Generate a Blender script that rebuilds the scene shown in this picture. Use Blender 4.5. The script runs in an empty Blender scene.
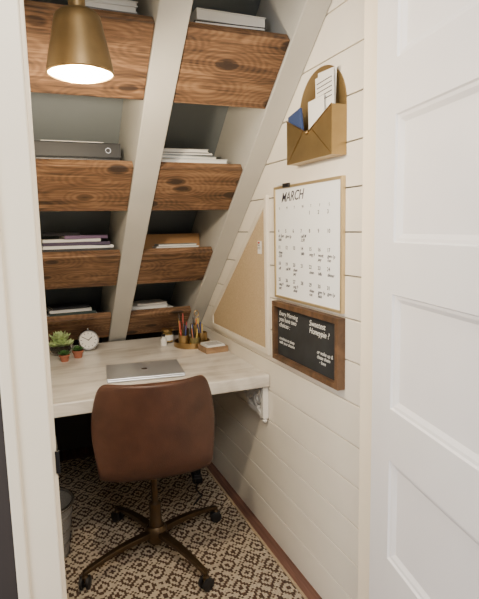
import bpy, bmesh, math, random
from math import sin,cos,pi,radians,sqrt
from mathutils import Vector, Matrix
random.seed(7)
sc=bpy.context.scene

# ------------------------------------------------------------------ materials
def S(r,g,b):
    def f(c):
        c/=255.0
        return c/12.92 if c<=0.04045 else ((c+0.055)/1.055)**2.4
    return (f(r),f(g),f(b))
def newmat(name):
    m=bpy.data.materials.new(name); m.use_nodes=True
    nt=m.node_tree; bs=nt.nodes['Principled BSDF']
    return m,nt,bs
def ramp(nt,fac,stops):
    r=nt.nodes.new('ShaderNodeValToRGB'); e=r.color_ramp.elements
    while len(e)<len(stops): e.new(0.5)
    for i,(p,c) in enumerate(stops):
        e[i].position=p; e[i].color=(c[0],c[1],c[2],1)
    nt.links.new(fac,r.inputs[0]); return r.outputs[0]
def noise(nt,scale,stretch=(1,1,1),detail=4,dist=0,rough=.5):
    tc=nt.nodes.new('ShaderNodeTexCoord'); mp=nt.nodes.new('ShaderNodeMapping')
    mp.inputs['Scale'].default_value=stretch
    n=nt.nodes.new('ShaderNodeTexNoise'); n.inputs['Scale'].default_value=scale
    n.inputs['Detail'].default_value=detail; n.inputs['Distortion'].default_value=dist
    n.inputs['Roughness'].default_value=rough
    nt.links.new(tc.outputs['Object'],mp.inputs['Vector']); nt.links.new(mp.outputs[0],n.inputs['Vector'])
    return n.outputs['Fac']
def bumpn(nt,bs,h,strength,dist=.002):
    b=nt.nodes.new('ShaderNodeBump'); b.inputs['Strength'].default_value=strength; b.inputs['Distance'].default_value=dist
    nt.links.new(h,b.inputs['Height']); nt.links.new(b.outputs[0],bs.inputs['Normal'])
def M(name,rgb,rough=.5,metal=0,var=.06,scale=8,stretch=(1,1,1),bump=0,bscale=80,emit=0,trans=0,ior=1.45,coat=0):
    m,nt,bs=newmat(name); c=S(*rgb)
    lo=tuple(x*(1-var) for x in c); hi=tuple(min(1,x*(1+var)) for x in c)
    o=ramp(nt,noise(nt,scale,stretch),[(.3,lo),(.7,hi)])
    nt.links.new(o,bs.inputs['Base Color'])
    bs.inputs['Roughness'].default_value=rough; bs.inputs['Metallic'].default_value=metal
    if coat: bs.inputs['Coat Weight'].default_value=coat
    if trans: bs.inputs['Transmission Weight'].default_value=trans; bs.inputs['IOR'].default_value=ior
    if emit:
        bs.inputs['Emission Color'].default_value=(*c,1); bs.inputs['Emission Strength'].default_value=emit
    if bump: bumpn(nt,bs,noise(nt,bscale,stretch),bump)
    return m
def wood(name,dark,mid,light,stretch=(1.3,16,16),rough=.5,sc_=2.2,bump=.25,knots=False):
    m,nt,bs=newmat(name)
    f1=noise(nt,sc_,stretch,8,1.2,.6); f2=noise(nt,sc_*.55,(stretch[0]*2.2,stretch[1]*.35,stretch[2]*.35),3,2.5)
    mx=nt.nodes.new('ShaderNodeMath'); mx.operation='MULTIPLY_ADD'; mx.inputs[1].default_value=.70 if knots else .55
    nt.links.new(f1,mx.inputs[0])
    m2=nt.nodes.new('ShaderNodeMath'); m2.operation='MULTIPLY'; m2.inputs[1].default_value=.30 if knots else .45
    nt.links.new(f2,m2.inputs[0]); nt.links.new(m2.outputs[0],mx.inputs[2])
    fac=mx.outputs[0]
    if knots:
        tc=nt.nodes.new('ShaderNodeTexCoord'); mp=nt.nodes.new('ShaderNodeMapping'); mp.inputs['Scale'].default_value=(3.8,7.5,7.5)
        vo=nt.nodes.new('ShaderNodeTexVoronoi'); vo.inputs['Scale'].default_value=1.4
        nt.links.new(tc.outputs['Object'],mp.inputs[0]); nt.links.new(mp.outputs[0],vo.inputs['Vector'])
        mr=nt.nodes.new('ShaderNodeMapRange'); mr.inputs[1].default_value=.08; mr.inputs[2].default_value=.24; mr.inputs[3].default_value=-.32; mr.inputs[4].default_value=0
        nt.links.new(vo.outputs['Distance'],mr.inputs[0])
        sn=nt.nodes.new('ShaderNodeMath'); sn.operation='MULTIPLY'; sn.inputs[1].default_value=55; nt.links.new(vo.outputs['Distance'],sn.inputs[0])
        sn2=nt.nodes.new('ShaderNodeMath'); sn2.operation='SINE'; nt.links.new(sn.outputs[0],sn2.inputs[0])
        sn3=nt.nodes.new('ShaderNodeMath'); sn3.operation='MULTIPLY_ADD'; sn3.inputs[1].default_value=.03; nt.links.new(sn2.outputs[0],sn3.inputs[0]); nt.links.new(mr.outputs[0],sn3.inputs[2])
        ad=nt.nodes.new('ShaderNodeMath'); ad.operation='ADD'; nt.links.new(fac,ad.inputs[0]); nt.links.new(sn3.outputs[0],ad.inputs[1]); fac=ad.outputs[0]
    o=ramp(nt,fac,[(.35,S(*dark)),(.5,S(*mid)),(.65,S(*light))])
    nt.links.new(o,bs.inputs['Base Color']); bs.inputs['Roughness'].default_value=rough
    bumpn(nt,bs,f1,bump)
    return m

m_ship=M('shiplap_paint',(236,229,215),.45,var=.03,scale=5,bump=.05)
m_gap=M('shiplap_gap',(100,92,82),.8)
m_raft=M('rafter_grey_paint',(186,184,177),.5,var=.04,scale=6,bump=.06)
m_back=M('stair_underside_paint',(132,139,142),.6,var=.05,scale=4)
m_board=wood('stained_pine',(50,35,25),(104,75,51),(144,110,79),stretch=(1.2,26,26),knots=True,bump=.45,rough=.62)
m_shelf=wood('shelf_wood',(120,95,70),(150,120,90),(175,145,112))
m_door=M('door_white_paint',(240,238,238),.35,var=.015)
m_casing=M('casing_cream_paint',(248,236,212),.4,var=.02)
m_darkwall=M('outer_wall_charcoal',(58,52,50),.7,var=.05)
m_under=M('under_desk_wall_shade',(52,48,46),.7,var=.05)  # shade under the desk put into the back wall's dark base colour
m_inwall=M('inner_wall_paint',(205,203,196),.6,var=.03)
m_floor=wood('floor_brown_wood',(62,40,34),(100,68,58),(126,90,76),stretch=(14,1.2,14))
m_desk=wood('desk_whitewash',(182,174,162),(220,214,204),(238,233,223),stretch=(1.2,7,7),rough=.30,sc_=1.6,bump=.06)
m_white=M('white_paint',(232,229,222),.45,var=.02)
m_brass=M('brushed_brass',(176,146,98),.32,1,.08,30)
m_brassd=M('antique_brass_sheet',(118,98,66),.44,.75,.12,18)
m_env=M('envelope_brass_sheet',(160,136,92),.36,.85,.15,10)
m_bronze=M('dark_bronze',(90,74,56),.35,.9,.1,20)
m_black=M('black_plastic',(20,20,22),.4)
m_leather=M('brown_leather',(72,45,33),.45,0,.22,12,bump=.35,bscale=260)
m_seam=M('leather_seam',(50,30,22),.6)
m_alu=M('laptop_aluminium',(192,194,198),.3,.6,.02)
m_steel=M('polished_steel',(190,190,192),.22,1,.03)
m_paper=M('paper_white',(232,230,224),.7,var=.03)
m_card=M('cardboard',(172,132,90),.8,var=.06)
m_cork=M('cork',(188,166,132),.9,var=.10,scale=160,bump=.3,bscale=200)
m_wb=M('whiteboard_surface',(242,244,244),.15,var=.01)
m_ink=M('marker_ink',(40,36,50),.5)
m_chalkb=M('chalkboard_slate',(34,36,38),.75,var=.3,scale=12)
m_chalk=M('chalk',(225,225,220),.9)
m_wframe=wood('walnut_frame',(56,40,28),(88,64,44),(114,86,62),stretch=(4,4,4))
m_gold=M('thin_gold_frame',(206,184,140),.35,.7)
m_creamf=M('cream_frame',(228,220,204),.5)
m_navy=M('navy_cloth',(44,62,104),.7)
m_green=M('succulent_pale_green',(186,206,146),.5,var=.3,scale=40)
m_green2=M('leaf_dark_green',(72,110,62),.5,var=.3,scale=40)
m_terra=M('terracotta',(150,92,70),.8,var=.1)
m_soil=M('soil',(50,38,30),.95)
m_glass=M('clear_glass',(250,252,250),.03,trans=1)
m_yel=M('candle_yellow',(226,190,110),.5)
m_lampin=M('lamp_inner_white',(250,246,236),.5)
m_bulb=M('bulb_glow',(255,240,212),.5,emit=45)
m_mesh=M('bin_wire',(130,128,124),.4,.5)
m_pcols=[M('pen_%d'%i,c,.4) for i,c in enumerate([(170,70,60),(50,64,120),(30,30,32),(210,180,90),(80,120,96),(220,220,215),(60,50,46),(190,120,80)])]
_bm={}
def bookm(c):
    if c not in _bm: _bm[c]=M('cover_%d_%d_%d'%c,c,.5,var=.05)
    return _bm[c]

def rugmat():
    m,nt,bs=newmat('diamond_rug'); L=nt.links; N=nt.nodes
    def mth(op,a,b=None,c=None):
        n=N.new('ShaderNodeMath'); n.operation=op
        for i,v in enumerate([a,b,c]):
            if v is None: continue
            if isinstance(v,(int,float)): n.inputs[i].default_value=v
            else: L.new(v,n.inputs[i])
        return n.outputs[0]
    tc=N.new('ShaderNodeTexCoord'); sp=N.new('ShaderNodeSeparateXYZ'); L.new(tc.outputs['Object'],sp.inputs[0])
    x=mth('SNAP',sp.outputs[0],.009); y=mth('SNAP',sp.outputs[1],.009)
    P=.112
    a=mth('DIVIDE',mth('ADD',x,mth('MULTIPLY',y,.75)),P); b=mth('DIVIDE',mth('SUBTRACT',x,mth('MULTIPLY',y,.75)),P)
    fa=mth('ABSOLUTE',mth('SUBTRACT',mth('FRACT',a),.5)); fb=mth('ABSOLUTE',mth('SUBTRACT',mth('FRACT',b),.5))
    mm=mth('MAXIMUM',fa,fb)
    ring=mth('GREATER_THAN',mth('FRACT',mth('ADD',mth('MULTIPLY',mm,4.0),.08)),.54)
    nz=noise(nt,70,(1,1,1),3,0,.7)
    f=mth('ADD',mth('MULTIPLY',ring,.66),mth('MULTIPLY',nz,.40))
    o=ramp(nt,f,[(.1,S(66,48,39)),(.34,S(102,77,62)),(.74,S(188,171,148)),(1,S(218,203,180))])
    L.new(o,bs.inputs['Base Color']); bs.inputs['Roughness'].default_value=.95
    hx=mth('SINE',mth('MULTIPLY',sp.outputs[0],2*pi/.009)); hy=mth('SINE',mth('MULTIPLY',sp.outputs[1],2*pi/.009))
    bumpn(nt,bs,mth('MULTIPLY',hx,hy),.8,.004)
    return m
m_rug=rugmat(); m_rugb=M('rug_border',(160,140,114),.95,var=.15,scale=90,bump=.5,bscale=200)

# ------------------------------------------------------------------ builders
def link(o,parent=None):
    sc.collection.objects.link(o)
    if parent is not None: o.parent=parent
    return o
def G(name,loc=(0,0,0),rz=0,mat=None):
    e=bpy.data.objects.new(name,None); e.empty_display_size=.05
    if mat is not None: e.matrix_world=mat
    else: e.location=loc; e.rotation_euler=(0,0,rz)
    sc.collection.objects.link(e); return e
def mesh(name,verts,faces,mat,parent=None,smooth=False,bevel=0,seg=2,angle=35):
    me=bpy.data.meshes.new(name); me.from_pydata([tuple(v) for v in verts],[],faces)
    bm=bmesh.new(); bm.from_mesh(me); bmesh.ops.recalc_face_normals(bm,faces=bm.faces); bm.to_mesh(me); bm.free()
    me.materials.append(mat)
    if smooth:
        for p in me.polygons: p.use_smooth=True
        me.set_sharp_from_angle(angle=radians(angle))
    o=bpy.data.objects.new(name,me); link(o,parent)
    if bevel:
        b=o.modifiers.new('bevel','BEVEL'); b.width=bevel; b.segments=seg; b.limit_method='ANGLE'
    return o
BF=[(0,1,2,3),(4,7,6,5),(0,4,5,1),(1,5,6,2),(2,6,7,3),(3,7,4,0)]
def boxv(x0,x1,y0,y1,z0,z1):
    return [(x0,y0,z0),(x1,y0,z0),(x1,y1,z0),(x0,y1,z0),(x0,y0,z1),(x1,y0,z1),(x1,y1,z1),(x0,y1,z1)]
def box(name,x0,x1,y0,y1,z0,z1,mat,parent=None,bevel=0):
    return mesh(name,boxv(x0,x1,y0,y1,z0,z1),BF,mat,parent,bevel=bevel)
def boxes(name,lst,mat,parent=None,bevel=0,mx=None):
    V=[];F=[]
    for i,b in enumerate(lst):
        vs=boxv(*b[:6])
        if len(b)>6: vs=[b[6]@Vector(v) for v in vs]
        n=len(V); V+=vs; F+=[tuple(k+n for k in f) for f in BF]
    return mesh(name,V,F,mat,parent,bevel=bevel)
def prism(name,pts,a0,a1,mat,parent=None,axis='x',bevel=0,smooth=False):
    n=len(pts)
    def P(p,a):
        return (a,p[0],p[1]) if axis=='x' else ((p[0],a,p[1]) if axis=='y' else (p[0],p[1],a))
    V=[P(p,a0) for p in pts]+[P(p,a1) for p in pts]
    F=[tuple(range(n)),tuple(range(2*n-1,n-1,-1))]+[(i,(i+1)%n,n+(i+1)%n,n+i) for i in range(n)]
    return mesh(name,V,F,mat,parent,bevel=bevel,smooth=smooth)
def lathe(name,prof,mat,parent=None,loc=(0,0,0),seg=40,mx=None,angle=35):
    V=[];F=[];n=len(prof)
    for i in range(seg):
        a=2*pi*i/seg
        for r,z in prof: V.append(Vector((r*cos(a),r*sin(a),z)))
    for i in range(seg):
        j=(i+1)%seg
        for k in range(n-1): F.append((i*n+k,j*n+k,j*n+k+1,i*n+k+1))
    me_v=[(mx@v if mx else v)+Vector(loc) for v in V]
    o=mesh(name,me_v,F,mat,parent)
    me=o.data; bm=bmesh.new(); bm.from_mesh(me); bmesh.ops.remove_doubles(bm,verts=bm.verts,dist=1e-6)
    bmesh.ops.recalc_face_normals(bm,faces=bm.faces); bm.to_mesh(me); bm.free()
    for p in me.polygons: p.use_smooth=True
    me.set_sharp_from_angle(angle=radians(angle))
    return o
def tube(name,pts,r,mat,parent=None,seg=10,closed=False):
    pts=[Vector(p) for p in pts]; n=len(pts)
    rs=r if isinstance(r,(list,tuple)) else [r]*n
    V=[];F=[]; up=None
    for i,p in enumerate(pts):
        if closed: t=pts[(i+1)%n]-pts[i-1]
        else: t=pts[min(i+1,n-1)]-pts[max(i-1,0)]
        t.normalize()
        if up is None:
            up=Vector((0,0,1)) if abs(t.z)<.9 else Vector((1,0,0))
        s=t.cross(up).normalized(); up=s.cross(t).normalized()
        for k in range(seg):
            a=2*pi*k/seg; V.append(p+s*cos(a)*rs[i]+up*sin(a)*rs[i])
    m_=n if closed else n-1
    for i in range(m_):
        j=(i+1)%n
        for k in range(seg):
            l=(k+1)%seg; F.append((i*seg+k,i*seg+l,j*seg+l,j*seg+k))
    if not closed:
        F.append(tuple(range(seg))); F.append(tuple(range((n-1)*seg,n*seg)))
    return mesh(name,V,F,mat,parent,smooth=True,angle=50)
def ribbon(name,path,w,a0,a1,mat,parent=None,closed=False,axis='z',bevel=0):
    n=len(path); L=[];R=[]
    P=[Vector((p[0],p[1])) for p in path]
    for i in range(n):
        if closed: d1=(P[i]-P[i-1]).normalized(); d2=(P[(i+1)%n]-P[i]).normalized()
        else:
            d1=(P[i]-P[i-1]).normalized() if i>0 else (P[1]-P[0]).normalized()
            d2=(P[i+1]-P[i]).normalized() if i<n-1 else d1
        n1=Vector((-d1.y,d1.x)); n2=Vector((-d2.y,d2.x)); m=(n1+n2); m.normalize()
        k=w/2/max(.35,m.dot(n1)); L.append(P[i]+m*k); R.append(P[i]-m*k)
    def Q(p,a): return (p.x,p.y,a) if axis=='z' else ((a,p.x,p.y) if axis=='x' else (p.x,a,p.y))
    V=[Q(p,a0) for p in L]+[Q(p,a0) for p in R]+[Q(p,a1) for p in L]+[Q(p,a1) for p in R]
    F=[]
    for i in range(n if closed else n-1):
        j=(i+1)%n
        F+=[(i,j,n+j,n+i),(2*n+i,3*n+i,3*n+j,2*n+j),(i,2*n+i,2*n+j,j),(n+i,n+j,3*n+j,3*n+i)]
    if not closed:
        F+=[(0,n,3*n,2*n),(n-1,3*n-1,4*n-1,2*n-1)]
    return mesh(name,V,F,mat,parent,bevel=bevel)
def uvs(name,r,loc,mat,parent=None,sq=(1,1,1),seg=20):
    bm=bmesh.new(); bmesh.ops.create_uvsphere(bm,u_segments=seg,v_segments=seg//2,radius=r)
    for v in bm.verts: v.co=Vector((v.co.x*sq[0]+loc[0],v.co.y*sq[1]+loc[1],v.co.z*sq[2]+loc[2]))
    me=bpy.data.meshes.new(name); bm.to_mesh(me); bm.free(); me.materials.append(mat)
    for p in me.polygons: p.use_smooth=True
    return link(bpy.data.objects.new(name,me),parent)
def text(name,body,size,x,y,z,mat,parent,align='LEFT',rot=0,shear=0,bold=0):
    cu=bpy.data.curves.new(name,'FONT'); cu.body=body; cu.size=size; cu.align_x=align; cu.shear=shear; cu.extrude=.0003
    cu.space_line=.9; cu.offset=bold
    o=bpy.data.objects.new(name,cu); link(o); 
    dg=bpy.context.evaluated_depsgraph_get(); dg.update()
    me=bpy.data.meshes.new_from_object(o.evaluated_get(dg)); bpy.data.objects.remove(o)
    me.materials.clear(); me.materials.append(mat)
    o=bpy.data.objects.new(name,me); link(o,parent); o.location=(x,y,z); o.rotation_euler=(0,0,rot)
    return o

XW=.94; A0=3.396; K=.87      # right wall plane, slope plane z=A0-K*y
NY,NZ=.6564,.7544

# ------------------------------------------------------------------ room shell
box('floor',-1.6,2.2,-1.5,3.5,-.05,0,m_floor)
pl=[]; z=0.0; ph=.138
while z<2.8:
    z1=min(z+ph-.004,2.84); pl.append((XW,XW+.015,1.195,3.42,z,z1)); z+=ph
w=boxes('wall_right',pl,m_ship,bevel=.002)
box('shiplap_backing',XW+.0152,XW+.04,1.195,3.42,0,2.84,m_gap,w)
box('wall_left',-.29,-.25,1.195,3.42,0,2.84,m_inwall)
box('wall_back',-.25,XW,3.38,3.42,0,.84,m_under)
DH=2.19
w=box('wall_front',-1.6,0.0,1.09,1.19,0,2.86,m_darkwall)
box('wall_front_right_part',.867,2.2,1.09,1.19,0,2.86,m_inwall,w)
box('wall_front_header',0.0,.867,1.09,1.19,DH+.02,2.86,m_inwall,w)
boxes('trim_1',[(0.0,.026,1.085,1.195,0,DH),(.845,.867,1.085,1.195,0,DH),(.0265,.8445,1.085,1.195,DH-.002,DH+.02)],m_casing,bevel=.002)
boxes('trim_2',[(-.067,.018,1.072,1.0845,0,DH+.09),(-.067,-.044,1.064,1.0715,0,DH+.09)],m_casing,bevel=.004)
boxes('trim_3',[(.858,.94,1.072,1.0895,0,DH+.09)],m_casing,bevel=.004)
box('trim_4',.019,.857,1.072,1.0845,DH+.012,DH+.09,m_casing,bevel=.003)
g=G('strike_plate',(.0265,1.13,.93))
box('plate',0,.0025,-.047,.02,-.03,.03,m_black,g,bevel=.001)
box('lip',-.004,.0045,-.0495,-.0455,-.024,.024,m_black,g,bevel=.0008)
off=.43
prism('ceiling',[(1.195,A0-K*1.195+off),(1.195,A0-K*1.195+off+.03),(3.42,A0-K*3.42+off+.03),(3.42,A0-K*3.42+off)],-.25,XW-.001,m_back)
for i,(x0,x1) in enumerate([(.852,.938),(.40,.498),(-.248,-.16)]):
    prism('rafter' if i==0 else 'rafter.%03d'%i,[(1.197,A0-K*1.197),(1.197,A0-K*1.197+off-.002),(3.37,A0-K*3.37+off-.002),(3.37,A0-K*3.37)],x0,x1,m_raft,bevel=.003)

# ------------------------------------------------------------------ plank shelves
rows=[]
for i in range(-1,4):
    zt=2.00-.3525*i; rows.append((zt-(.018 if i>=1 else 0),zt-.176))
n=0
shelfz={}
for bi,(x0,x1) in enumerate([(.4995,.8505),(-.1585,.3985)]):
    for ri,(zt,zb) in enumerate(rows):
        if ri==4: zb=.785
        nm='plank_shelf' if n==0 else 'plank_shelf.%03d'%n; n+=1
        e=G(nm,(0,0,0))
        def pt(z,d):
            y=(A0-z)/K; return (y+NY*d,z+NZ*d)
        pts=[pt(zt,.008),pt(zb,.008),pt(zb,.044),pt(zt,.044)]
        dx=random.uniform(-3,3); dz=random.uniform(-2,2)
        o=prism('front_plank',[(p[0],p[1]+dz) for p in pts],x0+dx,x1+dx,m_board,e,bevel=.003); o.location=(-dx,0,-dz)
        zs=zt-.012; ys=(A0-zs)/K+.075
        yb=(A0+off-zs)/K-.006
        box('shelf_board',x0,x1,ys,yb-.02,zs-.018,zs,m_back,e)
        shelfz[(bi,ri)]=(zs,ys)

# ------------------------------------------------------------------ books & binders
def stack(name,cx,cy,z0,books):
    e=G(name,(cx,cy,z0)); z=0.0
    for i,(w_,d_,h_,c,dx,rz) in enumerate(books):
        mt=c if not isinstance(c,tuple) else bookm(c)
        mx=Matrix.Translation((dx,0,0))@Matrix.Rotation(radians(rz),4,'Z')
        th=min(.003,h_*.2)
        boxes('cover_%d'%i,[(-w_/2,w_/2,-d_/2,d_/2,z,z+th,mx),(-w_/2,w_/2,-d_/2,d_/2,z+h_-th,z+h_,mx),(-w_/2,-w_/2+.003,-d_/2,d_/2,z+th,z+h_-th,mx)],mt,e,bevel=.0008)
        boxes('pages_%d'%i,[(-w_/2+.0032,w_/2-.004,-d_/2+.004,d_/2-.004,z+th+.0001,z+h_-th-.0001,mx)],m_paper,e)
        z+=h_+.0003
    return e
def spined(name,cx,cy,z0,books):
    e=G(name,(cx,cy,z0)); z=0.0
    for i,(w_,d_,h_,c,dx,rz) in enumerate(books):
        mt=bookm(c); mx=Matrix.Translation((dx,0,0))@Matrix.Rotation(radians(rz),4,'Z'); th=min(.003,h_*.2)
        boxes('cover_%d'%i,[(-w_/2,w_/2,-d_/2,d_/2,z,z+th,mx),(-w_/2,w_/2,-d_/2,d_/2,z+h_-th,z+h_,mx),(-w_/2,w_/2,-d_/2,-d_/2+.003,z+th,z+h_-th,mx)],mt,e,bevel=.0008)
        boxes('pages_%d'%i,[(-w_/2+.004,w_/2-.004,-d_/2+.0032,d_/2-.004,z+th+.0001,z+h_-th-.0001,mx)],m_paper,e)
        z+=h_+.0003
    return e
W=(235,234,230)
def sy(b,r,d): return shelfz[(b,r)][1]+d
def sz(b,r): return shelfz[(b,r)][0]+.0005
stack('book_stack',.685,sy(0,1,.09),sz(0,1),[(.27,.16,.04,(90,90,95),0,0),(.26,.16,.03,W,.01,2),(.25,.15,.012,(60,60,66),.0,-3),(.25,.15,.035,W,.0,1)])
stack('book_stack',.27,sy(1,1,.09),sz(1,1),[(.22,.16,.045,W,0,0),(.20,.16,.03,(120,120,124),.0,3),(.20,.15,.02,W,.0,-2),(.18,.15,.016,W,.01,2)])
def binder(name,cx,cy,z0,w_,d_,h_,mt):
    e=G(name,(cx,cy,z0))
    boxes('cover',[(-w_/2,w_/2,-d_/2,d_/2,0,.003),(-w_/2,w_/2,-d_/2,d_/2,h_-.003,h_),(-w_/2,w_/2,-d_/2,-d_/2+.003,.003,h_-.003)],mt,e,bevel=.001)
    box('sheets',-w_/2+.01,w_/2-.01,-d_/2+.02,d_/2-.01,.0032,h_-.0032,m_paper,e)
    lathe('finger_ring',[(.008,-.002),(.011,-.002),(.011,.001),(.008,.001),(.008,-.002)],m_steel,e,loc=(w_*.35,-d_/2-.0005,h_/2),mx=Matrix.Rotation(pi/2,4,'X'),seg=18)
binder('ring_binder',.19,sy(1,2,.10),sz(1,2),.35,.17,.060,m_black)
binder('ring_binder.001',.205,sy(1,2,.10),sz(1,2)+.061,.33,.17,.058,M('binder_charcoal',(14,15,18),.55))
box('loose_sheets',-.13,.10,-.08,.08,.0585,.061,m_paper,bpy.data.objects['ring_binder.001'])
stack('book_stack',.672,sy(0,2,.10),sz(0,2),[(.33,.17,.018,(205,205,200),0,0),(.33,.17,.018,W,.0,2),(.32,.17,.014,(50,52,60),.0,-1),(.32,.17,.018,W,-.01,-2),(.26,.16,.014,(170,180,186),-.03,6),(.24,.16,.012,(70,74,84),-.03,-4),(.22,.15,.014,W,-.04,-2)])
spined('magazine_stack',.20,sy(1,3,.09),sz(1,3),[(.34,.17,.022,(62,40,70),0,0),(.33,.17,.015,W,.0,2),(.32,.17,.014,(30,30,34),.01,-2),(.32,.16,.014,W,0.02,3),(.30,.16,.016,(60,44,76),.02,-2),(.26,.15,.014,W,-.01,5),(.20,.15,.016,(120,96,130),.05,8),(.16,.14,.016,(30,30,40),-.04,-6)])
e=G('cardboard_file_box',(.674,sy(0,3,.16),sz(0,3)))
boxes('box_sides',[(-.170,.170,-.05,-.046,0,.108),(-.170,.170,.05,.054,0,.108),(-.170,-.166,-.0459,.0499,0,.108),(.166,.170,-.0459,.0499,0,.108),(-.1659,.1659,-.0459,.0499,0,.004)],m_card,e)
stack('book_stack',.70,sy(0,3,.055),sz(0,3),[(.24,.09,.025,(200,196,190),0,0),(.22,.09,.022,W,.0,0),(.2,.088,.012,(150,150,150),.0,0)])
spined('magazine_stack',.20,sy(1,4,.08),sz(1,4),[(.26,.15,.018,(40,40,46),0,0),(.27,.15,.014,W,.0,3),(.24,.15,.016,(40,60,60),.01,-2),(.22,.15,.016,W,-.01,5),(.20,.14,.014,(30,32,40),-.01,9)])
stack('book_stack',.64,sy(0,4,.08),sz(0,4),[(.26,.15,.018,(180,180,178),0,0),(.25,.15,.018,W,.0,3),(.22,.14,.016,W,-.01,-4),(.18,.14,.014,(210,205,200),.0,5)])

# ------------------------------------------------------------------ desk
e=G('desk',(0,0,0))
box('desk_top',-.248,.938,1.985,3.0,.709,.764,m_desk,e,bevel=.006)
box('rear_cleat',-.24,.93,2.94,2.985,.63,.7085,m_white,e,bevel=.002)
def bracket(name,x0,x1):
    e=G(name,(0,0,0))
    yf,yb,zt=2.005,2.40,.7085
    ribbon('top_rail',[(yf,zt-.009),(yb,zt-.009)],.018,x0,x1,m_white,e,axis='x',bevel=.002)
    ribbon('front_rail',[(yf+.012,zt-.0185),(yf+.012,zt-.150)],.024,x0,x1,m_white,e,axis='x',bevel=.002)
    c=[]
    for i in range(33):
        t=i/32; c.append((yf+.024+.345*t, zt-.148+.128*(t**1.5)+.011*sin(t*4*pi)))
    ribbon('scalloped_edge',c,.020,x0+.002,x1-.002,m_white,e,axis='x')
    def spiral(cy,cz,r0,turn,a0,sg=1):
        return [(cy+r0*(1-.8*i/30)*cos(a0+sg*turn*2*pi*i/30),cz+r0*(1-.8*i/30)*sin(a0+sg*turn*2*pi*i/30)) for i in range(31)]
    ribbon('scroll_1',spiral(yf+.072,zt-.070,.046,1.5,-pi/2),.013,x0+.003,x1-.003,m_white,e,axis='x')
    ribbon('scroll_2',spiral(yf+.160,zt-.058,.037,1.5,-pi/2,-1),.012,x0+.003,x1-.003,m_white,e,axis='x')
    ribbon('scroll_3',spiral(yf+.240,zt-.045,.026,1.4,-pi/2),.010,x0+.003,x1-.003,m_white,e,axis='x')
    ribbon('leaf',[(yf+.10,zt-.02),(yf+.115,zt-.045),(yf+.118,zt-.075),(yf+.105,zt-.105)],.012,x0+.004,x1-.004,m_white,e,axis='x')
    lathe('drop_finial',[(.0,-.022),(.008,-.018),(.012,-.010),(.007,-.003),(.010,.0),(.0,.0)],m_white,e,loc=((x0+x1)/2,yf+.012,zt-.1505),seg=16)
bracket('desk_bracket',.912,.9385)
bracket('desk_bracket.001',-.248,-.222)

# ------------------------------------------------------------------ laptop
e=G('laptop',(.447,2.262,.7645),radians(-7))
box('base',-.165,.165,-.125,.125,.002,.0105,m_alu,e,bevel=.0035)
box('lid',-.165,.165,-.125,.125,.0112,.018,m_alu,e,bevel=.003)
box('hinge',-.12,.12,.118,.1255,.005,.014,m_black,e,bevel=.002)
lathe('lid_emblem',[(0,.0),(.014,.0),(.014,.0004),(0,.0004)],m_steel,e,loc=(0,0,.0181),seg=24)
for k,(a,b) in enumerate([(-.15,-.11),(.15,-.11),(-.15,.11),(.15,.11)]):
    lathe('foot_%d'%k,[(0,0),(.006,0),(.006,.0022),(0,.0022)],m_black,e,loc=(a,b,0),seg=12)

# ------------------------------------------------------------------ office chair
e=G('office_chair',(.430,2.080,0),radians(-6))
prof=[(.225,.422,.165),(.232,.446,.19),(.20,.462,.21),(.12,.460,.222),(.0,.448,.228),(-.11,.436,.225),(-.182,.444,.220),(-.214,.49,.222),(-.226,.57,.234),(-.236,.65,.240),(-.244,.73,.232),(-.251,.79,.217),(-.256,.828,.203),(-.258,.842,.180)]
V=[];F=[];nu=11
for i,(y,z,hw) in enumerate(prof):
    bk=max(0,min(1,(z-.46)/.14)) if y<-.1 else 0
    for k in range(nu):
        u=-1+2*k/(nu-1)
        V.append((u*hw-.004, y+bk*.075*u*u, z+(1-bk)*.028*abs(u)**3 - bk*max(0,(z-.8)/.046)*.006*u*u))
for i in range(len(prof)-1):
    for k in range(nu-1):
        a=i*nu+k; F.append((a,a+1,a+nu+1,a+nu))
o=mesh('seat_shell',V,F,m_leather,e,smooth=True,angle=180)
s=o.modifiers.new('sol','SOLIDIFY'); s.thickness=.036; s.offset=0
s=o.modifiers.new('sub','SUBSURF'); s.levels=2; s.render_levels=2
box('seat_plate',-.09,.09,-.09,.09,.400,.424,m_black,e,bevel=.004)
lathe('gas_lift',[(0,.06),(.030,.06),(.030,.15),(.026,.16),(.026,.24),(.0145,.25),(.0145,.385),(.035,.39),(.035,.401),(0,.401)],m_bronze,e,seg=28)
lathe('hub',[(0,.07),(.04,.07),(.046,.08),(.046,.125),(.036,.14),(.0,.14)],m_bronze,e,seg=32)
tube('tilt_lever',[(.03,-.02,.395),(.12,-.05,.39),(.17,-.06,.385)],[.004,.004,.007],m_black,e)
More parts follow.
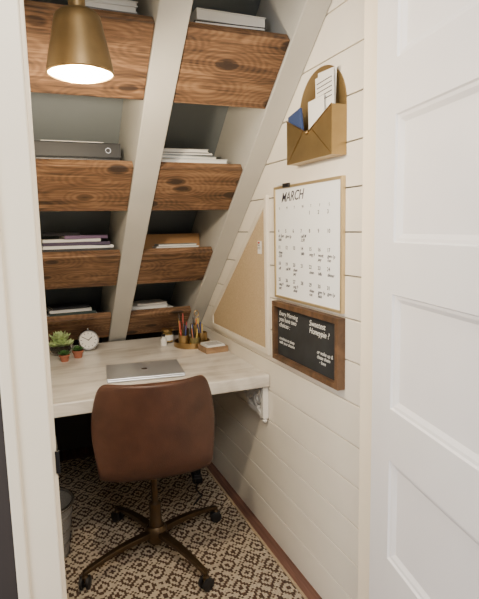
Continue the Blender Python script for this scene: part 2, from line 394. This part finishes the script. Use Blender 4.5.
for i in range(4):
    a=radians(27+90*i)
    d=Vector((cos(a),sin(a),0)); s_=Vector((-sin(a),cos(a),0))
    V=[];F=[]
    N=12
    for j in range(N+1):
        t=j/N; r=.035+.305*t; zc=.108-.028*t+.012*sin(pi*t); w_=.017-.006*t; h_=.013-.005*t
        for (p,q) in [(-1,-1),(1,-1),(1,1),(-1,1)]:
            V.append(d*r+s_*(p*w_)+Vector((0,0,zc+q*h_)))
    for j in range(N):
        for k in range(4):
            l=(k+1)%4; F.append((j*4+k,j*4+l,j*4+4+l,j*4+4+k))
    F+= [(0,1,2,3),(N*4,N*4+3,N*4+2,N*4+1)]
    mesh('leg_%d'%(i+1),V,F,m_bronze,e,bevel=.003)
    c=d*.335
    tube('caster_stem_%d'%(i+1),[c+Vector((0,0,.04)),c+Vector((0,0,.088))],.007,m_bronze,e)
    ang=a+radians(60+40*i); wd=Vector((cos(ang),sin(ang),0))
    rm=wd.to_track_quat('Z','Y').to_matrix().to_4x4()
    for sgn,nn in ((-1,'a'),(1,'b')):
        lathe('caster_wheel_%d%s'%(i+1,nn),[(0,-.008),(.020,-.008),(.026,-.005),(.026,.005),(.020,.008),(0,.008)],m_black,e,loc=c+wd*(sgn*.013)+Vector((0,0,.0395)),mx=rm,seg=24)
    lathe('caster_hood_%d'%(i+1),[(.0,.0),(.012,.0),(.014,.012),(.010,.02),(0,.02)],m_bronze,e,loc=c+Vector((0,0,.052)),seg=18)

# ------------------------------------------------------------------ rug
e=G('area_rug',(0,0,0))
box('rug_field',-.17,.872,1.23,3.2,.001,.012,m_rug,e,bevel=.003)
boxes('rug_border',[(.8722,.886,1.21,3.2,.001,.0115),(-.184,-.1702,1.21,3.2,.001,.0115),(-.17,.872,1.21,1.2298,.001,.0115)],m_rugb,e,bevel=.003)

# ------------------------------------------------------------------ waste basket
e=G('waste_basket',(-.022,2.25,.0125))
lathe('base',[(0,0),(.10,0),(.10,.004),(0,.004)],m_mesh,e)
tube('rim',[(.13*cos(2*pi*i/40),.13*sin(2*pi*i/40),.24) for i in range(40)],.007,m_steel,e,closed=True)
tube('foot_ring',[(.10*cos(2*pi*i/40),.10*sin(2*pi*i/40),.006) for i in range(40)],.005,m_steel,e,closed=True)
lathe('wall',[(.099,.004),(.128,.236),(.1265,.236),(.0975,.004),(.099,.004)],M('bin_mesh_sheet',(150,148,144),.5,.3,.3,180),e)
for hz in (.07,.13,.19): 
    rr=.1005+.029*hz/.236; tube('ring_%d'%(hz*100),[(rr*cos(2*pi*i/40),rr*sin(2*pi*i/40),hz) for i in range(40)],.0025,m_steel,e,closed=True,seg=6)

# power strip + cord
e=G('power_strip',(.80,2.72,.0125),radians(80))
box('body',-.14,.14,-.025,.025,0,.035,m_black,e,bevel=.005)
for i in range(4): box('socket_%d'%i,-.11+i*.06,-.085+i*.06,-.014,.014,.0352,.037,m_steel,e)
tube('cord',[(-.14,0,.012),(-.2,.02,.006),(-.28,.0,.005),(-.36,.05,.005)],.004,m_black,e)
boxes('charger_brick',[(-.105,-.055,-.02,.02,.0375,.075)],m_black,e,bevel=.004)

# ------------------------------------------------------------------ pendant lamp
px,py,pz=.151,1.375,1.780
e=G('pendant_lamp',(px,py,pz))
outer=[(.079,0),(.078,.012),(.072,.045),(.064,.080),(.058,.110),(.054,.128),(.045,.138),(.022,.142),(.020,.150),(.020,.185),(.006,.192)]
inner=[(.006,.18),(.016,.145),(.020,.138),(.044,.1345),(.0515,.126),(.0555,.108),(.0615,.080),(.0695,.045),(.0755,.012),(.0765,0)]
lathe('shade',outer,m_brassd,e,seg=56,angle=45)
lathe('shade_inner',inner,m_lampin,e,seg=56,angle=60)
lathe('rim',[(.0765,0),(.079,0),(.0805,-.002),(.079,-.004),(.0765,-.004),(.0755,-.002),(.0765,0)],m_brass,e,seg=56)
tube('stem',[(0,0,.19),(0,0,.400)],.005,m_brass,e)
lathe('canopy',[(0,.402),(.04,.402),(.04,.395),(.02,.385),(0,.385)],m_brass,e)
lathe('bulb_socket',[(0,.135),(.017,.134),(.017,.09),(0,.09)],m_lampin,e)
uvs('light_bulb',.064,(0,0,.030),m_bulb,e,sq=(1,1,.62),seg=28)

# ------------------------------------------------------------------ wall pieces
def WG(name,yc,zc,x=XW):
    mx=Matrix(((0,0,-1,x),(-1,0,0,yc),(0,1,0,zc),(0,0,0,1)))
    return G(name,mat=mx)
e=WG('whiteboard_calendar',1.660,1.335)
hw,hh=.240,.2145
box('board',-hw,hw,-hh,hh,.0005,.010,m_wb,e)
ribbon('frame',[(-hw,-hh),(hw,-hh),(hw,hh),(-hw,hh)],.010,.0004,.015,m_gold,e,closed=True,bevel=.0015)
text('month_title','MARCH',.050,-.185,.158,.0102,m_ink,e,shear=.35,rot=.03,bold=.0006)
days=['S','M','T','W','T','F','S']
random.seed(3)
for c in range(7):
    x=-.215+c*.061
    for r in range(5):
        y=.105-r*.064
        nnum=r*7+c-3
        if 0<nnum<32:
            text('date_%d'%nnum,str(nnum),.019,x,y,.0102,m_ink,e,bold=.0003)
            if random.random()<.68:
                wd=random.choice(['gym 6p','work','mtg 9','dinner','call M','yoga','bills','off','dr 3pm','clean'])
                if random.random()<.5: wd+='\n'+random.choice(['run','pay','shop','2:30','kids'])
                text('note_%d'%nnum,wd,.0160,x+.002,y-.018,.0102,m_ink,e,shear=.3,rot=random.uniform(-.06,.06),bold=.0003)
    text('weekday_%d'%c,days[c],.014,x+.01,.130,.0102,m_ink,e)
boxes('eraser_clip',[(-.15,-.10,hh-.004,hh+.012,.0155,.024)],m_black,e,bevel=.002)
tube('marker',[(-.20,hh+.010,.018),(-.155,hh+.010,.018)],.005,m_white,e)
# chalkboard
e=WG('chalkboard',1.657,.981)
hw,hh=.246,.120
box('slate',-hw+.012,hw-.012,-hh+.012,hh-.012,.0005,.012,m_chalkb,e)
ribbon('frame',[(-hw+.01,-hh+.01),(hw-.01,-hh+.01),(hw-.01,hh-.01),(-hw+.01,hh-.01)],.020,.0004,.030,m_wframe,e,closed=True,bevel=.002)
text('chalk_left','Every Morning\nyou have two\nchoices :',.026,-.212,.065,.0122,m_chalk,e,shear=.25)
text('chalk_left_2','continue to sleep\nwith your dreams',.018,-.212,-.035,.0122,m_chalk,e,shear=.2)
text('chalk_right','Sweetest\nHoneypie ?',.030,.030,.062,.0122,m_chalk,e,shear=.25)
text('chalk_right_2','or wake up &\nchase them\n   - love',.019,.085,-.03,.0122,m_chalk,e,shear=.2)
# cork board
e=WG('cork_board',2.0,.865)
poly=[(.012,0.0),(.012,.640),(-.03,.610),(-.70,.065),(-.70,.0)]
prism('cork_sheet',poly,.0005,.010,m_cork,e,axis='z')
ribbon('frame',poly,.026,.0004,.016,m_creamf,e,closed=True,bevel=.002)
box('pinned_note',-.075,-.035,.42,.475,.0105,.0115,m_paper,e)
text('note_text','A-6\nB 12',.014,-.072,.452,.0117,m_ink,e)
uvs('push_pin',.005,(-.055,.468,.0145),m_pcols[0],e)
# envelope mail holder
e=WG('wall_mail_holder',1.560,1.617)
hw=.148
arc=[(-hw,.0),(hw,.0),(hw,.155)]+[(hw*cos(a),.155+.145*sin(a)**.9) for a in [pi*i/20 for i in range(1,20)]]+[(-hw,.155)]
prism('back_plate',arc,.0005,.004,m_env,e,axis='z')
prism('front_plate',[(-hw,0),(hw,0),(hw,.150),(0,.088),(-hw,.150)],.052,.055,m_env,e,axis='z')
box('bottom_plate',-hw,hw,0,.003,.0041,.0519,m_env,e)
box('side_l',-hw,-hw+.002,.0031,.150,.0041,.0519,m_env,e); box('side_r',hw-.002,hw,.0031,.150,.0041,.0519,m_env,e)
tube('fold_v',[(-hw,.150,.0555),(0,.088,.0565),(hw,.150,.0555)],.0022,m_brass,e,seg=6)
tube('fold_l',[(-hw+.002,.003,.0555),(-.03,.095,.0565)],.0013,m_brass,e,seg=6)
tube('fold_r',[(hw-.002,.003,.0555),(.03,.095,.0565)],.0013,m_brass,e,seg=6)
for k,(x,w_,h,zz,rot,mt) in enumerate([(.045,.13,.27,.016,-3,m_paper),(.068,.13,.258,.024,3,m_paper),(.025,.12,.19,.033,2,m_paper)]):
    mx=Matrix.Translation((x,0.004,zz))@Matrix.Rotation(radians(rot),4,'Z')
    boxes('letter_%d'%k,[(-w_/2+.01,w_/2-.01,.004,h,0,.0012,mx)],mt,e)
boxes('letter_print',[(-.045,.045,.18+.014*i,.183+.014*i,.0014,.0016,Matrix.Translation((.068,.004,.0246))@Matrix.Rotation(radians(3),4,'Z')) for i in range(5)],m_ink,e)
mx=Matrix.Translation((-.085,.055,.040))@Matrix.Rotation(radians(10),4,'Z')
boxes('navy_notebook',[(-.045,.045,-.035,.120,0,.010,mx)],m_navy,e,bevel=.002)
uvs('clasp_knob',.007,(0,.088,.058),m_brass,e)

# ------------------------------------------------------------------ desk objects
ZD=.7642
e=G('desk_clock',(.268,2.83,ZD),radians(-4))
RX=Matrix.Rotation(pi/2,4,'X')
lathe('case',[(0,-.02),(.047,-.02),(.054,-.015),(.054,.018),(.051,.022),(.046,.022),(.046,.016),(0,.016)],m_steel,e,loc=(0,0,.060),mx=RX,seg=40)
lathe('dial',[(0,.0165),(.0458,.0165),(.0458,.0172),(0,.0172)],m_paper,e,loc=(0,0,.060),mx=RX,seg=40)
tk=[]
for i in range(12):
    a=2*pi*i/12; mx=Matrix.Translation((0,-.0176,.060))@Matrix.Rotation(a,4,'Y')
    tk.append((-.0014,.0014,-.0003,.0003,.033,.041,mx))
for a,l,w_ in ((radians(50),.026,.002),(radians(-60),.035,.0015)):
    mx=Matrix.Translation((0,-.0182,.060))@Matrix.Rotation(a,4,'Y'); tk.append((-w_,w_,-.0003,.0003,-.004,l,mx))
boxes('hands_and_marks',tk,m_black,e)
for s_ in (-1,1):
    tube('foot_%d'%(s_+2),[(s_*.026,0,.018),(s_*.034,0,.0035)],[.004,.0035],m_steel,e)
tube('top_knob',[(0,0,.112),(0,0,.122)],.005,m_steel,e)
def rosette(parent,loc,R,n,mt,layers=3,tag='',el0=18):
    V=[];F=[]
    for L_ in range(layers):
        k=max(3,n-L_*2); rr=R*(1-.22*L_); el=radians(el0+22*L_)
        for i in range(k):
            a=2*pi*i/k+L_*.4
            d=Vector((cos(a),sin(a),0)); s_=Vector((-sin(a),cos(a),0)); up=Vector((0,0,1))
            b=len(V)
            for t,wv in ((0,.12),(.35,.26),(.7,.28),(.9,.16),(1.0,.02)):
                c=Vector(loc)+d*(rr*t*cos(el))+up*(rr*t*sin(el)+R*.1*L_+.18*R*t*t)
                V+= [c+s_*(wv*rr),c-s_*(wv*rr),c+up*(.10*rr)]
            for q in range(4):
                o=b+q*3; F+=[(o,o+3,o+5,o+2),(o+1,o+2,o+5,o+4),(o,o+1,o+4,o+3)]
    return mesh('rosette'+tag,V,F,mt,parent,smooth=True,angle=60)
e=G('succulent_in_glass_bowl',(.124,2.80,ZD))
pr=[(0,.0),(.035,.0),(.050,.008),(.062,.028),(.066,.045),(.064,.055)]
lathe('glass_bowl',pr+[(r-.0025,z+.001) for r,z in reversed(pr[:-1])][:-1]+[(0,.003)],m_glass,e,angle=60)
lathe('soil_layer',[(0,.005),(.040,.008),(.054,.030),(0,.036)],m_soil,e)
rosette(e,(0,0,.038),.070,11,m_green,5,'_main',14)
rosette(e,(0,0,.070),.058,9,m_green,4,'_crown',24)
rosette(e,(.034,-.020,.046),.032,8,m_green,3,'_side'); rosette(e,(-.03,-.026,.044),.032,8,m_green,3,'_side2')
def pot(name,x,y,r,h,mt,R,pm):
    e=G(name,(x,y,ZD))
    lathe('pot',[(0,0),(r*.72,0),(r*.95,h*.75),(r*1.08,h*.75),(r*1.1,h),(r*.95,h),(r*.9,h*.85),(0,h*.85)],pm,e)
    lathe('soil',[(0,h*.86),(r*.88,h*.86),(0,h*.9)],m_soil,e)
    rosette(e,(0,0,h*.86),R,9,mt,4); return e
pot('potted_succulent',.200,2.69,.026,.038,m_green2,.034,m_terra)
pot('potted_succulent.001',.132,2.64,.024,.034,m_green2,.032,m_terra)
# candle jar
e=G('candle_jar',(.70,2.83,ZD))
lathe('jar',[(0,0),(.030,0),(.032,.004),(.032,.062),(.030,.066),(.029,.062),(.029,.006),(0,.006)],m_glass,e)
lathe('wax',[(0,.0065),(.0285,.0065),(.0285,.05),(0,.05)],m_yel,e)
lathe('label',[(.0325,.015),(.0325,.045),(.0328,.045),(.0328,.015),(.0325,.015)],m_paper,e)
lathe('lid',[(0,.0665),(.034,.0665),(.034,.078),(0,.078)],m_brass,e)
e=G('small_bottle',(.66,2.76,ZD))
lathe('bottle',[(0,0),(.018,0),(.018,.035),(.008,.042),(.008,.05),(0,.05)],m_white,e); lathe('cap',[(0,.0502),(.009,.0502),(.009,.062),(0,.062)],m_black,e)
# desk organiser
e=G('pen_organizer',(.80,2.69,ZD))
lathe('tray',[(0,0),(.095,0),(.098,.003),(.098,.030),(.095,.030),(.094,.005),(0,.005)],m_brass,e,seg=48)
random.seed(11)
cups=[(-.055,-.035,.028,.07,m_brass),(.0,-.055,.026,.055,M('cup_olive',(120,110,70),.4,.3)),(.05,-.03,.028,.075,m_brass),(-.035,.035,.030,.09,m_brassd),(.04,.04,.033,.11,m_brass)]
for k,(x,y,r,h,mt) in enumerate(cups):
    lathe('cup_%d'%k,[(0,.0055),(r,.0055),(r,h),(r-.002,h),(r-.002,.0085),(0,.0085)],mt,e,loc=(x,y,0),seg=24)
    for j in range(5):
        a=random.uniform(0,2*pi); q=r*.55
        b0=Vector((x+q*cos(a)*.6,y+q*sin(a)*.6,.009)); L_=h+random.uniform(.035,.085)
        b1=Vector((x+r*.8*cos(a),y+r*.8*sin(a),L_))
        pm=random.choice(m_pcols)
        tube('pen_%d_%d'%(k,j),[b0,b0.lerp(b1,.95),b1],[.0038,.0038,.0015],pm,e,seg=8)
tube('scissors_handle',[(.04+.012*cos(t),.03,.17+.016*sin(t)) for t in [2*pi*i/16 for i in range(16)]],.0025,m_brass,e,closed=True,seg=6)
tube('scissors_blade',[(.04,.03,.02),(.04,.03,.154)],.003,m_steel,e,seg=6)
# note box
e=G('note_box',(.862,2.52,ZD),radians(4))
boxes('tray_walls',[(-.06,.06,-.06,-.056,0,.032),(-.06,.06,.056,.06,0,.032),(-.06,-.056,-.0559,.0559,0,.032),(.056,.06,-.0559,.0559,0,.032),(-.0559,.0559,-.0559,.0559,0,.004)],m_shelf,e,bevel=.001)
boxes('note_cards',[(-.05,.05,-.05,.05,.0042,.036),(-.048,.046,-.046,.05,.0362,.0400)],m_paper,e,bevel=.001)
boxes('card_print',[(-.04,.035,-.035+.018*i,-.03+.018*i,.0401,.0404) for i in range(4)],m_ink,e)

# ------------------------------------------------------------------ panelled door (open)
def door(name,w_,h_,t_,panels,sx0,sx1,mx,mt):
    V=[];F=[]
    def q(a,b,c,d): n=len(V); V.extend([a,b,c,d]); F.append((n,n+1,n+2,n+3))
    for side in (0,1):
        def P(x,z,d): return (x,(d if side==0 else t_-d),z)
        q(P(0,0,0),P(sx0,0,0),P(sx0,h_,0),P(0,h_,0)); q(P(sx1,0,0),P(w_,0,0),P(w_,h_,0),P(sx1,h_,0))
        zs=[0]+[v for p in panels for v in p]+[h_]
        for i in range(0,len(zs),2): q(P(sx0,zs[i],0),P(sx1,zs[i],0),P(sx1,zs[i+1],0),P(sx0,zs[i+1],0))
        for (a,b) in panels:
            loops=[(0,0),(.003,.005),(.010,.006),(.020,.0125)]
            R=[[ (sx0+i_,a+i_,d),(sx1-i_,a+i_,d),(sx1-i_,b-i_,d),(sx0+i_,b-i_,d)] for i_,d in loops]
            for l in range(len(R)-1):
                for k in range(4):
                    k2=(k+1)%4; q(P(*R[l][k]),P(*R[l][k2]),P(*R[l+1][k2]),P(*R[l+1][k]))
            q(*[P(*v) for v in R[-1]])
    q((0,0,0),(0,t_,0),(0,t_,h_),(0,0,h_)); q((w_,0,0),(w_,t_,0),(w_,t_,h_),(w_,0,h_))
    q((0,0,0),(w_,0,0),(w_,t_,0),(0,t_,0)); q((0,0,h_),(w_,0,h_),(w_,t_,h_),(0,t_,h_))
    me=bpy.data.meshes.new(name); me.from_pydata(V,[],F)
    bm=bmesh.new(); bm.from_mesh(me); bmesh.ops.remove_doubles(bm,verts=bm.verts,dist=1e-5); bmesh.ops.recalc_face_normals(bm,faces=bm.faces); bm.to_mesh(me); bm.free()
    me.materials.append(mt); o=bpy.data.objects.new(name,me); sc.collection.objects.link(o); o.matrix_world=mx; return o
dd=Vector((-.19,-.98,0)).normalized(); dn=Vector((-dd.y,dd.x,0))
mx=Matrix(((dd.x,dn.x,0,.80),(dd.y,dn.y,0,1.078),(0,0,1,.008),(0,0,0,1)))
d=door('door_1',.80,2.165,.036,[(.16,.427),(.562,.822),(.952,1.230),(1.350,1.635),(1.755,2.03)],.098,.70,mx,m_door)
for i,hz in enumerate((.25,1.08,1.93)):
    tube('hinge_%d'%i,[(-.003,.044,hz-.045),(-.003,.044,hz+.045)],.006,m_black,d)
for sgn,yy in ((-1,0),(1,.036)):
    lathe('knob_%d'%(sgn+1),[(0,0),(.03,0),(.03,.006),(.012,.01),(.012,.03),(.026,.04),(.028,.055),(.018,.066),(0,.068)],m_black,d,loc=(.74,yy,.92),mx=Matrix.Rotation(-sgn*pi/2,4,'X'),seg=28)

# ------------------------------------------------------------------ lights
def area(name,loc,target,size,power,col):
    l=bpy.data.lights.new(name,'AREA'); l.energy=power; l.size=size; l.color=col
    o=bpy.data.objects.new(name,l); sc.collection.objects.link(o); o.location=loc
    o.rotation_euler=(Vector(target)-Vector(loc)).to_track_quat('-Z','Y').to_euler(); return o
area('room_fill_overhead',(.1,-.6,2.6),(.55,2.2,.85),.7,46,(1,.93,.83))  # added fill lamp above and behind the camera, no ceiling fixture modelled
area('room_fill_side',(-1.6,-.2,1.7),(.8,.9,1.2),1.2,50,(.96,.97,1))  # added cool side lamp aimed at the door leaf, no window built
l=bpy.data.lights.new('pendant_light','POINT'); l.energy=32; l.color=(1,.82,.58); l.shadow_soft_size=.03
o=bpy.data.objects.new('pendant_light',l); link(o,bpy.data.objects['pendant_lamp']); o.location=(0,0,-.045)
wd=bpy.data.worlds.new('World'); sc.world=wd; wd.use_nodes=True
bg=wd.node_tree.nodes['Background']; bg.inputs[0].default_value=(1,.96,.91,1); bg.inputs[1].default_value=.24

# ------------------------------------------------------------------ camera
yaw=radians(22); pit=radians(7.9); roll=radians(1.2)
Fv=Vector((sin(yaw)*cos(pit),cos(yaw)*cos(pit),-sin(pit))); Rv=Vector((cos(yaw),-sin(yaw),0)); Uv=Rv.cross(Fv)
R2=Rv*cos(roll)-Uv*sin(roll); U2=Uv*cos(roll)+Rv*sin(roll); Rv,Uv=R2,U2
cd=bpy.data.cameras.new('camera'); cam=bpy.data.objects.new('camera',cd); sc.collection.objects.link(cam)
cam.matrix_world=Matrix(((Rv.x,Uv.x,-Fv.x,0),(Rv.y,Uv.y,-Fv.y,0),(Rv.z,Uv.z,-Fv.z,1.4),(0,0,0,1)))
cd.sensor_fit='HORIZONTAL'; cd.sensor_width=36; cd.lens=520/479*36; cd.clip_start=.02
sc.camera=cam
